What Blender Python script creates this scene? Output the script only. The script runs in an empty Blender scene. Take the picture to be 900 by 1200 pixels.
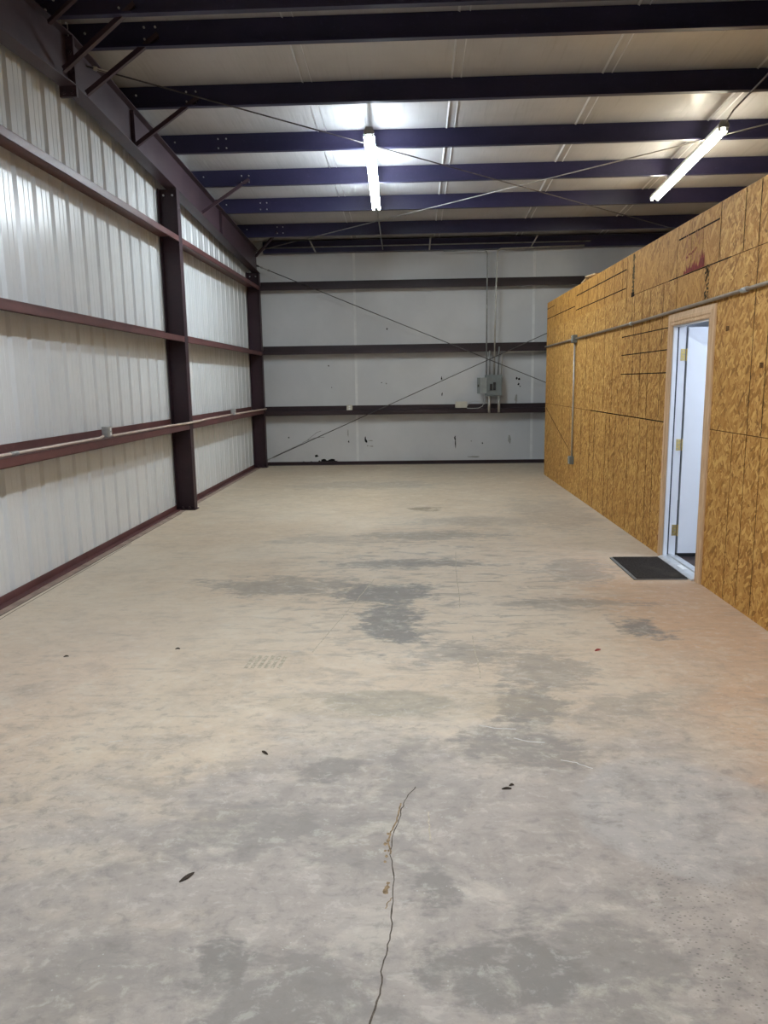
import bpy, math, random
from math import sin, cos, pi, sqrt
from mathutils import Vector, Matrix
random.seed(7)
SC = bpy.context.scene
COL = SC.collection

# ------------------------------------------------------------------ helpers
class MB:
    """collects vertices and faces; build() links them as one mesh object"""
    def __init__(s): s.v = []; s.f = []; s.m = []
    def face(s, pts, mi=0):
        n = len(s.v); s.v += [tuple(p) for p in pts]; s.f.append(tuple(range(n, n+len(pts)))); s.m.append(mi)
    def box(s, a, b, mi=0, bev=0.0):
        (x0,y0,z0),(x1,y1,z1) = a,b
        x0,x1=min(x0,x1),max(x0,x1); y0,y1=min(y0,y1),max(y0,y1); z0,z1=min(z0,z1),max(z0,z1)
        n=len(s.v)
        s.v += [(x0,y0,z0),(x1,y0,z0),(x1,y1,z0),(x0,y1,z0),(x0,y0,z1),(x1,y0,z1),(x1,y1,z1),(x0,y1,z1)]
        for q in ((0,3,2,1),(4,5,6,7),(0,1,5,4),(1,2,6,5),(2,3,7,6),(3,0,4,7)):
            s.f.append(tuple(n+i for i in q)); s.m.append(mi)
    def obox(s, p, q, w, h, up=(0,0,1), mi=0):
        """bar from p to q, width w (sideways) and height h (along up)"""
        p=Vector(p); q=Vector(q); d=(q-p).normalized(); u=Vector(up); side=d.cross(u).normalized(); u=side.cross(d).normalized()
        n=len(s.v)
        for c in (p,q):
            for a,b in ((-1,-1),(1,-1),(1,1),(-1,1)):
                s.v.append(tuple(c+side*a*w/2+u*b*h/2))
        for k in ((3,2,1,0),(4,5,6,7),(0,1,5,4),(1,2,6,5),(2,3,7,6),(3,0,4,7)):
            s.f.append(tuple(n+i for i in k)); s.m.append(mi)
    def prism(s, prof, p, q, ex, ey, mi=0):
        """polygon prof [(a,b)] in axes ex, ey swept from p to q"""
        p=Vector(p); q=Vector(q); ex=Vector(ex); ey=Vector(ey); n=len(s.v); k=len(prof)
        for c in (p,q):
            for a,b in prof: s.v.append(tuple(c+ex*a+ey*b))
        for i in range(k):
            j=(i+1)%k; s.f.append((n+i,n+j,n+k+j,n+k+i)); s.m.append(mi)
        s.f.append(tuple(n+i for i in range(k-1,-1,-1))); s.m.append(mi)
        s.f.append(tuple(n+k+i for i in range(k))); s.m.append(mi)
    def tube(s, pts, r, seg=10, mi=0, cap=True):
        pts=[Vector(p) for p in pts]; n0=len(s.v); prev=None
        for i,c in enumerate(pts):
            if i==0: d=pts[1]-pts[0]
            elif i==len(pts)-1: d=pts[-1]-pts[-2]
            else: d=(pts[i+1]-c).normalized()+(c-pts[i-1]).normalized()
            d.normalize()
            if prev is None:
                a=Vector((0,0,1)) if abs(d.z)<.9 else Vector((1,0,0)); u=d.cross(a).normalized()
            else:
                u=(prev-d*prev.dot(d)).normalized()
            prev=u; w=d.cross(u)
            for k in range(seg):
                t=2*pi*k/seg; s.v.append(tuple(c+u*cos(t)*r+w*sin(t)*r))
        for i in range(len(pts)-1):
            for k in range(seg):
                a=n0+i*seg+k; b=n0+i*seg+(k+1)%seg
                s.f.append((a,b,b+seg,a+seg)); s.m.append(mi)
        if cap:
            s.f.append(tuple(n0+k for k in range(seg-1,-1,-1))); s.m.append(mi)
            e=n0+(len(pts)-1)*seg; s.f.append(tuple(e+k for k in range(seg))); s.m.append(mi)
    def build(s, name, mats, parent=None, smooth=False, bevel=0.0, loc=None):
        me=bpy.data.meshes.new(name); me.from_pydata(s.v,[],s.f)
        if not isinstance(mats,(list,tuple)): mats=[mats]
        for m in mats: me.materials.append(m)
        for p,mi in zip(me.polygons,s.m): p.material_index=mi
        import bmesh
        bm=bmesh.new(); bm.from_mesh(me); bmesh.ops.recalc_face_normals(bm,faces=bm.faces); bm.to_mesh(me); bm.free()
        if smooth:
            for p in me.polygons: p.use_smooth = len(p.vertices)==4
        me.update()
        o=bpy.data.objects.new(name,me); COL.objects.link(o)
        if bevel>0:
            b=o.modifiers.new('bevel','BEVEL'); b.width=bevel; b.segments=2; b.limit_method='ANGLE'
        if parent is not None:
            o.parent=parent; o.matrix_parent_inverse=Matrix.Translation(-Vector(parent.location))
        return o

def tag(o,label=None,cat=None,group=None,kind=None):
    if label: o['label']=label
    if cat: o['category']=cat
    if group: o['group']=group
    if kind: o['kind']=kind
    return o
def thing(name,loc,label,cat,group=None):
    o=bpy.data.objects.new(name,None); COL.objects.link(o); o.location=loc; o.empty_display_size=.1
    return tag(o,label,cat,group)
def struct(o): o['kind']='structure'; return o
def arc(c,r,a0,a1,ex,ey,n=7):
    c=Vector(c); ex=Vector(ex); ey=Vector(ey)
    return [c+ex*(r*cos(a0+(a1-a0)*i/n))+ey*(r*sin(a0+(a1-a0)*i/n)) for i in range(n+1)]

# ------------------------------------------------------------------ node materials
class NT:
    def __init__(s,name):
        s.mat=bpy.data.materials.new(name); s.mat.use_nodes=True; s.t=s.mat.node_tree
        s.t.nodes.clear(); s.out=s.n('ShaderNodeOutputMaterial'); s.b=s.n('ShaderNodeBsdfPrincipled')
        s.l(s.b.outputs[0],s.out.inputs[0])
        s.geo=None
    def n(s,t,**k):
        x=s.t.nodes.new(t)
        for a,b in k.items(): setattr(x,a,b)
        return x
    def l(s,a,b): s.t.links.new(a,b)
    def put(s,sock,v):
        if hasattr(v,'is_output'): s.l(v,sock)
        else: sock.default_value=v
    def pos(s):
        if s.geo is None: s.geo=s.n('ShaderNodeTexCoord').outputs['Object']
        return s.geo
    def mapping(s,vec,scale=(1,1,1),rot=(0,0,0),loc=(0,0,0)):
        m=s.n('ShaderNodeMapping'); s.l(vec,m.inputs[0]); m.inputs[1].default_value=loc; m.inputs[2].default_value=rot; m.inputs[3].default_value=scale
        return m.outputs[0]
    def noise(s,vec,scale,detail=4,rough=.55,dist=0,color=False):
        x=s.n('ShaderNodeTexNoise'); s.l(vec,x.inputs['Vector']); x.inputs['Scale'].default_value=scale
        x.inputs['Detail'].default_value=detail; x.inputs['Roughness'].default_value=rough; x.inputs['Distortion'].default_value=dist
        return x.outputs['Color' if color else 'Fac']
    def voro(s,vec,scale,feature='F1',out='Color',rand=1):
        x=s.n('ShaderNodeTexVoronoi'); x.feature=feature; s.l(vec,x.inputs['Vector']); x.inputs['Scale'].default_value=scale; x.inputs['Randomness'].default_value=rand
        return x.outputs[out]
    def math(s,op,a,b=0.0,c=None,clamp=False):
        x=s.n('ShaderNodeMath',operation=op); x.use_clamp=clamp; s.put(x.inputs[0],a); s.put(x.inputs[1],b)
        if c is not None: s.put(x.inputs[2],c)
        return x.outputs[0]
    def vmath(s,op,a,b=(0,0,0),scale=None):
        x=s.n('ShaderNodeVectorMath',operation=op); s.put(x.inputs[0],a); s.put(x.inputs[1],b)
        if scale is not None: s.put(x.inputs[3],scale)
        return x.outputs[1] if op in('LENGTH','DISTANCE','DOT_PRODUCT') else x.outputs[0]
    def rng(s,v,a,b,c=0.0,d=1.0,smooth=True):
        x=s.n('ShaderNodeMapRange'); x.interpolation_type='SMOOTHSTEP' if smooth else 'LINEAR'
        s.put(x.inputs[0],v)
        for i,w in enumerate((a,b,c,d)): s.put(x.inputs[i+1],w)
        return x.outputs[0]
    def mix(s,f,a,b,mode='MIX'):
        x=s.n('ShaderNodeMix',data_type='RGBA',blend_type=mode); x.clamp_factor=True
        s.put(x.inputs[0],f)
        s.put(x.inputs[6],a if hasattr(a,'is_output') else (*a[:3],1)); s.put(x.inputs[7],b if hasattr(b,'is_output') else (*b[:3],1))
        return x.outputs[2]
    def sep(s,v):
        x=s.n('ShaderNodeSeparateXYZ'); s.l(v,x.inputs[0]); return x.outputs
    def ramp(s,f,stops):
        x=s.n('ShaderNodeValToRGB'); s.l(f,x.inputs[0]); e=x.color_ramp.elements
        while len(e)<len(stops): e.new(.5)
        for i,(p,c) in enumerate(stops): e[i].position=p; e[i].color=(*c,1)
        return x.outputs[0]
    def bump(s,h,strength=.3,dist=.01):
        x=s.n('ShaderNodeBump'); x.inputs['Strength'].default_value=strength; x.inputs['Distance'].default_value=dist
        s.l(h,x.inputs['Height']); s.l(x.outputs[0],s.b.inputs['Normal'])
    def set(s,col=None,rough=None,metal=None,spec=None,emit=None,estr=None):
        I=s.b.inputs
        if col is not None: s.put(I['Base Color'],col if hasattr(col,'is_output') else (*col[:3],1))
        if rough is not None: s.put(I['Roughness'],rough)
        if metal is not None: s.put(I['Metallic'],metal)
        if spec is not None: s.put(I['Specular IOR Level'],spec)
        if emit is not None:
            I['Emission Color'].default_value=(*emit,1); I['Emission Strength'].default_value=estr
        return s

def simple(name,col,rough=.5,metal=0,spec=.5,var=.12,scale=6,bump=0):
    k=NT(name); p=k.pos()
    f=k.noise(p,scale,5,.6)
    lo=[c*(1-var) for c in col]; hi=[min(1,c*(1+var)) for c in col]
    k.set(k.mix(k.rng(f,.3,.7),lo,hi),rough,metal,spec)
    if bump: k.bump(k.noise(p,scale*8,3),bump,.003)
    return k.mat

M={}
# iron-oxide primer, tone set per member
def primer(name,a,b,rough):
    k=NT(name); p=k.pos()
    f=k.noise(k.mapping(p,(.6,1,1)),2.2,6,.62); g=k.noise(p,28,4,.6)
    c=k.mix(k.rng(f,.32,.7),a,b); c=k.mix(k.math('MULTIPLY',k.rng(g,.58,.75),.35),c,[min(1,x*1.9+.01) for x in b])
    k.set(c,rough,0,.45); return k.mat
M['girt']=primer('red_primer_girt',(.085,.030,.029),(.125,.047,.046),.42)
M['girt2']=primer('dark_primer_girt',(.019,.009,.012),(.030,.015,.019),.5)
M['frame']=primer('purple_primer_frame',(.042,.023,.032),(.062,.036,.046),.45)
M['column']=primer('purple_primer_column',(.024,.008,.014),(.036,.013,.020),.5)
M['purlin']=primer('flare_tinted_primer_purlin',(.017,.016,.050),(.029,.023,.064),.40)  # blue lens-flare cast painted into the primer colour
M['galv']=simple('galvanised_steel',(.50,.52,.52),.34,.75,.5,.18,14)
M['emt']=simple('conduit_steel',(.46,.44,.40),.38,.6,.5,.12,10)
M['emtdull']=simple('dull_conduit_steel',(.30,.31,.31),.5,.4,.5,.15,10)
M['emtwarm']=simple('weathered_conduit',(.25,.19,.135),.42,.5,.5,.15,10)
M['emttan']=simple('painted_conduit',(.56,.47,.40),.5,.1,.4,.12,8)
M['rod']=simple('rod_steel',(.11,.10,.10),.5,.6,.4,.25,9)
M['rodgrey']=simple('grey_rod_steel',(.36,.35,.33),.42,.5,.4,.2,9)
M['bolt']=simple('zinc_bolt',(.62,.62,.62),.3,.8,.5,.1,40)
M['boltdark']=simple('painted_bolt',(.05,.03,.04),.4,.2,.5,.2,40)
M['white_enamel']=simple('white_enamel',(.72,.72,.70),.35,0,.5,.04,5)
M['fixgrey']=simple('fixture_end_metal',(.42,.42,.40),.4,.3,.5,.1,20)
M['black']=simple('black_plastic',(.012,.012,.013),.45,0,.5,.2,20)
M['panelgrey']=simple('grey_enamel_panel',(.19,.215,.215),.45,.1,.5,.1,8)
M['panellight']=simple('pale_grey_enamel',(.34,.36,.35),.45,.1,.5,.14,10)
M['beigebox']=simple('beige_plastic',(.60,.57,.48),.5,0,.5,.08,14)
M['wire']=simple('pale_wire',(.50,.50,.48),.5,0,.4,.1,20)
M['casing']=None
M['brass']=simple('brass_hinge',(.72,.55,.22),.28,.85,.5,.12,60)
M['weather']=simple('weatherstrip',(.05,.055,.07),.6,0,.3,.1,30)
M['leafedge']=simple('door_leaf_edge',(.42,.44,.46),.45,.3,.5,.1,20)
M['doorwhite']=simple('white_door_paint',(.80,.82,.86),.38,0,.45,.02,3)
M['sticker']=simple('white_sticker',(.85,.85,.85),.5,0,.4,.03,30)
M['alum']=simple('aluminium_sill',(.66,.68,.70),.35,.55,.5,.1,16)
M['matborder']=simple('grey_mat_edging',(.17,.165,.155),.7,0,.2,.12,24)
M['dark_floor']=simple('dark_brown_floor',(.040,.022,.018),.5,0,.4,.3,9)
M['leaf']=simple('dry_leaf',(.045,.032,.022),.8,0,.2,.3,60)
M['reddebris']=simple('red_plastic_scrap',(.30,.05,.04),.6,0,.3,.3,60)
M['frontdoor']=simple('tan_roller_door',(.30,.28,.25),.6,0,.3,.08,3)
M['scrapwood']=simple('scrap_wood',(.52,.36,.20),.8,0,.2,.2,14)

# white insulation facing and sheeting
def panel_mat(name,a,b,rough,bscale,bstr,streak=0):
    k=NT(name); p=k.pos()
    f=k.noise(p,.9,4,.6); g=k.noise(k.mapping(p,(3,14,.5)),1,5,.6)
    c=k.mix(k.rng(f,.3,.7),a,b)
    if streak: c=k.mix(k.math('MULTIPLY',k.rng(g,.52,.75),streak),c,[x*.62 for x in a])
    k.set(c,rough,0,.5)
    k.bump(k.noise(k.mapping(p,bscale),1,3,.5),bstr,.02)
    return k.mat
M['panel']=panel_mat('white_wall_sheeting',(.64,.66,.675),(.70,.72,.735),.26,(1,3,.6),.06,.10)
M['facing']=panel_mat('white_insulation_facing',(.54,.553,.57),(.61,.62,.632),.30,(2.2,2.2,.9),.35,.0)
M['tear']=simple('torn_facing_dark',(.012,.012,.013),.9,0,.1,.3,40)
M['smudge']=simple('grey_wall_smudge',(.33,.33,.31),.7,0,.2,.2,30)
M['seamgrey']=simple('facing_seam_tape',(.70,.71,.715),.4,0,.4,.05,8)
k=NT('white_roof_facing'); p=k.pos()
f=k.noise(p,.8,4,.6); g=k.noise(k.mapping(p,(26,1.2,1)),1,4,.6)
c=k.mix(k.rng(f,.3,.7),(.52,.52,.535),(.60,.60,.61)); c=k.mix(k.math('MULTIPLY',k.rng(g,.55,.72),.25),c,(.40,.395,.39))
k.set(c,.26,0,.5); k.bump(k.noise(k.mapping(p,(18,1.4,1)),1,3,.5),.28,.02); M['roof']=k.mat

# light pine casing
k=NT('bare_pine_casing'); p=k.pos()
g=k.noise(k.mapping(p,(30,30,2.2)),1,5,.6,.6)
k.set(k.mix(k.rng(g,.3,.72),(.54,.345,.19),(.70,.48,.29)),.6,0,.3); M['casing']=k.mat

# rubber and carpet mat
k=NT('black_mat_pile'); p=k.pos()
g=k.noise(p,90,3,.7); h=k.noise(p,5,4,.6)
c=k.mix(k.rng(g,.35,.7),(.018,.015,.013),(.045,.037,.031)); c=k.mix(k.math('MULTIPLY',k.rng(h,.5,.75),.45),c,(.085,.07,.055))
k.set(c,.95,0,.1); k.bump(g,.6,.004); M['mat']=k.mat

# oriented strand board
def osb(name,lo,mid,hi,sl,sw,tone=1.0):
    k=NT(name); p=k.pos(); x,y,z=k.sep(p)
    cv=k.n('ShaderNodeCombineXYZ'); k.l(y,cv.inputs[0]); k.l(z,cv.inputs[1]); q=cv.outputs[0]
    warp=k.vmath('ADD',q,k.vmath('SCALE',k.vmath('SUBTRACT',k.noise(q,5,2,.5,color=True),(.5,.5,.5)),scale=.05))
    val=None
    for i,(ang,off) in enumerate(((.25,0),(1.25,3.1),(-.75,7.7),(2.05,11.3),(.8,17.9))):
        m=k.mapping(warp,(sl*(1+.12*i),sw*(1-.07*i),1),(0,0,ang),(off,off*1.7,0))
        # rotate first, then stretch
        r=k.mapping(warp,(1,1,1),(0,0,ang),(off,off*1.7,0)); m=k.vmath('MULTIPLY',r,(sl*(1+.12*i),sw*(1-.07*i),1))
        col=k.voro(m,1); s=k.sep(col)
        if val is None: val=s[0]; on_last=None
        else:
            on=k.math('GREATER_THAN',s[1],.56)
            mx=k.n('ShaderNodeMix',data_type='FLOAT'); k.l(on,mx.inputs[0]); k.l(val,mx.inputs[2]); k.l(s[0],mx.inputs[3]); val=mx.outputs[0]
    fib=k.noise(k.vmath('MULTIPLY',q,(70,16,1)),1,3,.6)
    fl_=k.noise(k.vmath('MULTIPLY',warp,(42,42,1)),1,3,.65)
    v2=k.math('ADD',k.math('MULTIPLY',val,.74),k.math('MULTIPLY',k.math('ADD',fib,fl_),.15))
    big=k.noise(q,.9,3,.5)
    v2=k.math('ADD',v2,k.math('MULTIPLY',k.math('SUBTRACT',big,.5),.25))
    c=k.ramp(v2,[(.04,lo),(.15,[a*.45+b*.55 for a,b in zip(lo,mid)]),(.36,mid),(.70,[a*.55+b*.45 for a,b in zip(mid,hi)]),(.95,hi)])
    k.set(c,.62,0,.28); k.bump(val,.25,.003); return k.mat
M['osb']=osb('strand_board',(.11,.042,.008),(.41,.188,.036),(.69,.42,.13),11,62)
M['osb2']=osb('strand_board_upper',(.16,.062,.011),(.41,.188,.034),(.60,.33,.085),5,62)
M['line']=simple('black_joints_and_lines',(.022,.013,.008),.9,0,.1,.4,40)
M['faintline']=simple('brown_print_line',(.12,.058,.02),.9,0,.1,.4,40)
M['redpaint']=simple('red_edge_paint',(.235,.040,.028),.7,0,.2,.3,30)
M['pinkpaint']=simple('faded_red_stain',(.44,.20,.085),.7,0,.2,.2,20)
M['darkknot']=simple('dark_strand_band',(.115,.080,.042),.9,0,.1,.5,60)

# ------------------------------------------------------------------ concrete floor material
k=NT('dusty_concrete'); p=k.pos(); x,y,z=k.sep(p)
warpn=k.noise(p,2.6,5,.65,color=True)
warp=k.vmath('SUBTRACT',warpn,(.5,.5,.5))
P1=k.vmath('ADD',p,k.vmath('MULTIPLY',warp,(.55,.42,0)))
fine=k.noise(k.mapping(p,(1,2.0,1)),9,7,.68); mid=k.noise(k.mapping(p,(1,1.7,1)),2.1,7,.66); big=k.noise(p,.55,4,.55)
scr=k.noise(k.mapping(p,(2.5,16,1),(0,0,.15)),1,6,.65)
dust=k.mix(k.rng(big,.35,.65),(.60,.485,.355),(.66,.565,.44))
# grey bare slab nearer the entrance, dust settled further in
near=k.math('ADD',k.math('SUBTRACT',k.math('MULTIPLY',k.rng(y,2.1,4.1,1,0),.86),k.math('MULTIPLY',k.rng(x,-.35,-1.1),.30)),k.math('MULTIPLY',k.math('SUBTRACT',mid,.5),1.5))
c=k.mix(k.rng(near,.05,.68),dust,(.415,.362,.315))
far=k.math('ADD',k.rng(y,7.5,11.5),k.math('MULTIPLY',k.math('SUBTRACT',mid,.5),.5))
c=k.mix(k.math('MULTIPLY',k.rng(far,.1,1.0),.55),c,(.46,.37,.255))
# reddish clay tracked in on both sides
rt=k.math('ADD',k.rng(x,.75,1.9),k.math('MULTIPLY',k.math('SUBTRACT',mid,.5),1.3))
rt=k.math('MULTIPLY',k.rng(rt,.2,1.05),k.rng(y,7.5,5.6))
c=k.mix(k.math('MULTIPLY',rt,.88),c,(.57,.375,.235))
lt=k.math('ADD',k.rng(x,-.9,-2.1),k.math('MULTIPLY',k.math('SUBTRACT',big,.5),1.2))
lt=k.math('MULTIPLY',k.rng(lt,.2,1.1),k.rng(y,5.5,4.0))
c=k.mix(k.math('MULTIPLY',lt,.45),c,(.565,.41,.30))
# blotches worn to bare grey
blot=[ # x y rx ry strength colour
 (-.25,5.63,.42,.30,.75,0),(-.14,4.90,.20,.50,.80,0),(-1.05,5.8,.62,.30,.50,0),(.14,7.81,.80,.22,.45,0),(.0,6.55,.62,.16,.60,0),
 (.57,3.56,.16,.26,.60,0),(.48,3.15,.24,.22,.60,1),(1.49,4.72,.15,.21,.75,0),(1.40,6.28,.30,.40,.40,0),(1.09,5.32,.65,.10,.40,0),
 (.03,2.16,.12,.09,.65,1),(.22,1.83,.22,.14,.75,1),(-.58,1.88,.09,.10,.75,1),(-.33,1.75,.28,.17,.60,1),(.52,1.83,.22,.20,.42,0),
 (-.39,2.92,.13,.09,.60,1),(-.6,2.45,.24,.16,.40,0),(.28,4.30,.34,.22,.45,0),(-.05,2.95,.10,.25,.42,1),(-.2,2.5,.28,.2,.35,1),
 (.15,9.49,.14,.17,.65,2),(-.8,11.8,1.2,.5,.30,0),(1.7,9.2,.5,1.2,.30,0),(.9,8.6,.9,.3,.30,0),(-.9,7.6,.6,.25,.25,0),(.75,4.0,.3,.25,.45,0),
 (1.05,3.55,.22,.16,.35,0),(-.9,1.8,.2,.12,.35,1)]
acc={0:None,1:None,2:None}
for (bx,by,rx,ry,st,ci) in blot:
    d=k.vmath('LENGTH',k.vmath('MULTIPLY',k.vmath('SUBTRACT',P1,(bx,by,0)),(1/rx,1/ry,0)))
    d=k.math('ADD',d,k.math('ADD',k.math('MULTIPLY',k.math('SUBTRACT',fine,.5),2.6),k.math('MULTIPLY',k.math('SUBTRACT',mid,.5),2.2)))
    w=k.math('MULTIPLY',k.rng(d,1.25,.65),min(.9,st*1.15))
    acc[ci]=w if acc[ci] is None else k.math('MAXIMUM',acc[ci],w)
c=k.mix(acc[0],c,(.205,.190,.172)); c=k.mix(acc[1],c,(.225,.203,.182)); c=k.mix(acc[2],c,(.21,.165,.105))
# two swept bands with crisp edges
d=k.vmath('LENGTH',k.vmath('MULTIPLY',k.vmath('SUBTRACT',k.vmath('ADD',p,k.vmath('SCALE',warp,scale=.12)),(-.14,3.58,0)),(1/.34,1/.16,0)))
c=k.mix(k.math('MULTIPLY',k.rng(d,1.08,.86),.55),c,(.27,.255,.205))
d=k.vmath('LENGTH',k.vmath('MULTIPLY',k.vmath('SUBTRACT',k.vmath('ADD',p,k.vmath('SCALE',warp,scale=.12)),(-.05,3.56,0)),(1/.75,1/.19,0)))
c=k.mix(k.math('MULTIPLY',k.rng(d,1.08,.86),.40),c,(.42,.345,.245))
d=k.vmath('LENGTH',k.vmath('MULTIPLY',k.vmath('SUBTRACT',k.vmath('ADD',p,k.vmath('SCALE',warp,scale=.25)),(1.0,2.62,0)),(1/.42,1/.40,0)))
c=k.mix(k.math('MULTIPLY',k.rng(d,1.05,.9),.38),c,(.47,.455,.43))
# smears, mottling, speckle
mo=k.noise(k.mapping(p,(1,1.25,1),(0,0,.4),(3,5,0)),3.4,9,.72,.4); mo2=k.noise(k.mapping(p,(1,1.2,1),(0,0,0),(9,2,0)),13,8,.72,.3)
mo3=k.noise(k.mapping(p,(1,1,1),(0,0,0),(1,7,0)),1.15,8,.70,.5)
wn=k.rng(y,4.8,2.4,.28,.85)   # the slab is dirtier where traffic enters
def wear(v,st): return k.math('MULTIPLY',k.math('MULTIPLY',v,st),wn)
c=k.mix(wear(k.rng(mo3,.47,.68),.50),c,(.31,.275,.24))
c=k.mix(wear(k.rng(mo,.48,.66),.55),c,(.25,.222,.195))
c=k.mix(k.math('MULTIPLY',k.rng(mo,.48,.33),.36),c,(.68,.615,.50))
c=k.mix(k.math('MULTIPLY',k.rng(mo2,.53,.65),.34),c,(.66,.61,.53))
c=k.mix(wear(k.rng(mo2,.49,.34),.55),c,(.22,.20,.18))
ctr=k.vmath('LENGTH',k.vmath('MULTIPLY',k.vmath('SUBTRACT',P1,(.1,5.9,0)),(1/1.7,1/3.0,0)))
scr2=k.noise(k.mapping(p,(1.6,4.2,1),(0,0,.08),(2,4,0)),2.4,9,.70,.6)
sm=k.math('MULTIPLY',k.rng(scr2,.50,.62),k.rng(ctr,1.15,.35))
c=k.mix(k.math('MULTIPLY',sm,.50),c,(.225,.21,.185))
c=k.mix(k.math('MULTIPLY',k.rng(scr,.56,.70),.30),c,(.24,.225,.20))
sp=k.voro(k.mapping(p,(1,1.6,1)),55,'F1','Distance'); spm=k.noise(p,3.2,3,.6)
pit=k.vmath('LENGTH',k.vmath('MULTIPLY',k.vmath('SUBTRACT',P1,(.86,2.02,0)),(1/.16,1/.40,0)))
c=k.mix(k.math('MULTIPLY',k.math('MULTIPLY',k.rng(sp,.30,.16),k.rng(pit,1.1,.6)),.65),c,(.16,.145,.125))
c=k.mix(k.math('MULTIPLY',k.math('MULTIPLY',k.rng(sp,.22,.10),k.rng(spm,.58,.68)),.45),c,(.19,.18,.16))
sp2=k.voro(p,34,'F1','Distance')
c=k.mix(k.math('MULTIPLY',k.math('MULTIPLY',k.rng(sp2,.12,.05),k.rng(mid,.5,.6)),.6),c,(.62,.60,.55))
k.set(c,k.rng(fine,.3,.7,.50,.72),0,.32)
k.bump(k.math('ADD',k.math('MULTIPLY',fine,.6),k.math('MULTIPLY',sp,.2)),.12,.006)
M['concrete']=k.mat
M['crack']=simple('dark_crack',(.10,.08,.062),.95,0,.1,.4,60)  # dark tone of the crack and the joint lines
M['crackrust']=simple('crack_rust',(.27,.19,.11),.9,0,.1,.4,50)
M['ledge']=simple('clay_stained_ledge',(.31,.225,.185),.8,0,.2,.25,7)
M['tyre']=simple('tread_print',(.47,.41,.315),.9,0,.1,.25,40)
M['scuff']=simple('pale_scratch',(.60,.585,.55),.8,0,.2,.1,40)

# ------------------------------------------------------------------ dimensions (metres; camera above the origin, y runs down the bay)
XP=-3.10          # inner face of left sheeting
XG=-2.85          # inner face of girts and columns
YB=14.85          # back wall facing
YF=-1.15          # front wall
XR=2.256          # strand board face
YR=12.95          # far end of strand board
HR=2.86
YRIDGE=6.85
SL=.0625
XE=8.2
def zb(y): return 4.05+SL*(YB-y) if y>=YRIDGE else 4.05+SL*(YB-YRIDGE)-SL*(YRIDGE-y)   # underside of purlins
PH=.225
def zr(y): return zb(y)+PH

# ------------------------------------------------------------------ setting
# floor
b=MB()
b.face([(-3.4,YF-.2,0),(XE,YF-.2,0),(XE,YB+.2,0),(-3.4,YB+.2,0)],0)
def ribbon(b,pts,w,z,mi):
    n=len(pts)
    L=[];R=[]
    for i,(px,py) in enumerate(pts):
        a=pts[max(0,i-1)]; c=pts[min(n-1,i+1)]; dx,dy=c[0]-a[0],c[1]-a[1]; l=math.hypot(dx,dy) or 1
        ww=w[i] if isinstance(w,(list,tuple)) else w
        L.append((px-dy/l*ww/2,py+dx/l*ww/2,z)); R.append((px+dy/l*ww/2,py-dx/l*ww/2,z))
    for i in range(n-1): b.face([L[i],R[i],R[i+1],L[i+1]],mi)
def jag(keys,n,j):
    out=[]
    for (a,c) in zip(keys[:-1],keys[1:]):
        for i in range(n):
            t=i/n; out.append((a[0]+(c[0]-a[0])*t+random.uniform(-j,j),a[1]+(c[1]-a[1])*t+random.uniform(-j,j)*.5))
    out.append(keys[-1]); return out
crackpts=[(-.135,1.52),(-.118,1.65),(-.100,1.74),(-.098,1.82),(-.085,1.90),(-.075,1.98),(-.078,2.08),(-.072,2.18),(-.082,2.28),(-.090,2.36),(-.080,2.46),(-.062,2.54),(-.055,2.62),(-.035,2.70),(.0,2.78)]
cp=jag(crackpts,4,.0035)
ribbon(b,cp,[.0024+.0026*random.random()+(.0012 if i<24 else 0) for i in range(len(cp))],.0008,1)
ribbon(b,jag([(-.088,2.34),(-.098,2.40),(-.092,2.47),(-.075,2.52),(-.066,2.60),(-.058,2.66)],4,.003),  .006,.0008,2)
ribbon(b,jag([(-.078,2.12),(-.088,2.10),(-.097,2.07)],3,.003),.0035,.0008,2)
for (cx,cy,r) in ((-.108,2.40,.007),(-.10,2.46,.006),(-.105,2.30,.006),(-.099,2.15,.010),(-.103,2.33,.006),(-.107,2.36,.005),(-.098,2.42,.008),(-.094,2.17,.008),(-.092,2.19,.006),(-.096,2.36,.005)):
    b.face([(cx+cos(t*pi/4)*r*random.uniform(.6,1.3),cy+sin(t*pi/4)*r*1.5*random.uniform(.6,1.3),.0007) for t in range(8)],2)
# clay-stained ledge below the sheeting and the joint line beside it
b.face([(-3.1,YF,.0006),(-2.955,YF,.0006),(-2.955,14.6,.0006),(-3.1,14.6,.0006)],3)
ribbon(b,jag([(-2.95,YF),(-2.95,3),(-2.952,6),(-2.95,9.3)],14,.004),.010,.0009,1)
ribbon(b,jag([(-2.90,YF),(-2.905,4),(-2.925,7.5)],12,.005),.007,.0009,1)
# tyre tread print
for i in range(6):
    xx=-.98+i*.038
    b.face([(xx,4.05,.0006),(xx+.022,4.04,.0006),(xx+.034,4.24,.0006),(xx+.012,4.25,.0006)],4)
for pts in ([(.45,3.20),(.50,3.17),(.58,3.16)],[(.62,3.0),(.68,2.98),(.74,2.93)],[(-1.4,3.15),(-1.34,3.16)],[(.30,3.33),(.37,3.30),(.47,3.29)]):
    ribbon(b,jag(pts,4,.004),.006,.0007,5)
# thin dark scratch lines dragged along the slab
for pts in ([(.33,5.2),(.36,6.2),(.40,7.0)],[(.36,3.9),(.37,4.6)],[(-.62,4.3),(-.46,5.2),(-.33,6.0)],[(.27,4.98),(.9,5.02),(1.3,5.08)],[(.05,2.42),(.048,2.60)]):
    ribbon(b,jag(pts,8,.004),.006,.0007,4)
fl=struct(b.build('floor',[M['concrete'],M['crack'],M['crackrust'],M['ledge'],M['tyre'],M['scuff']]))

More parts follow.
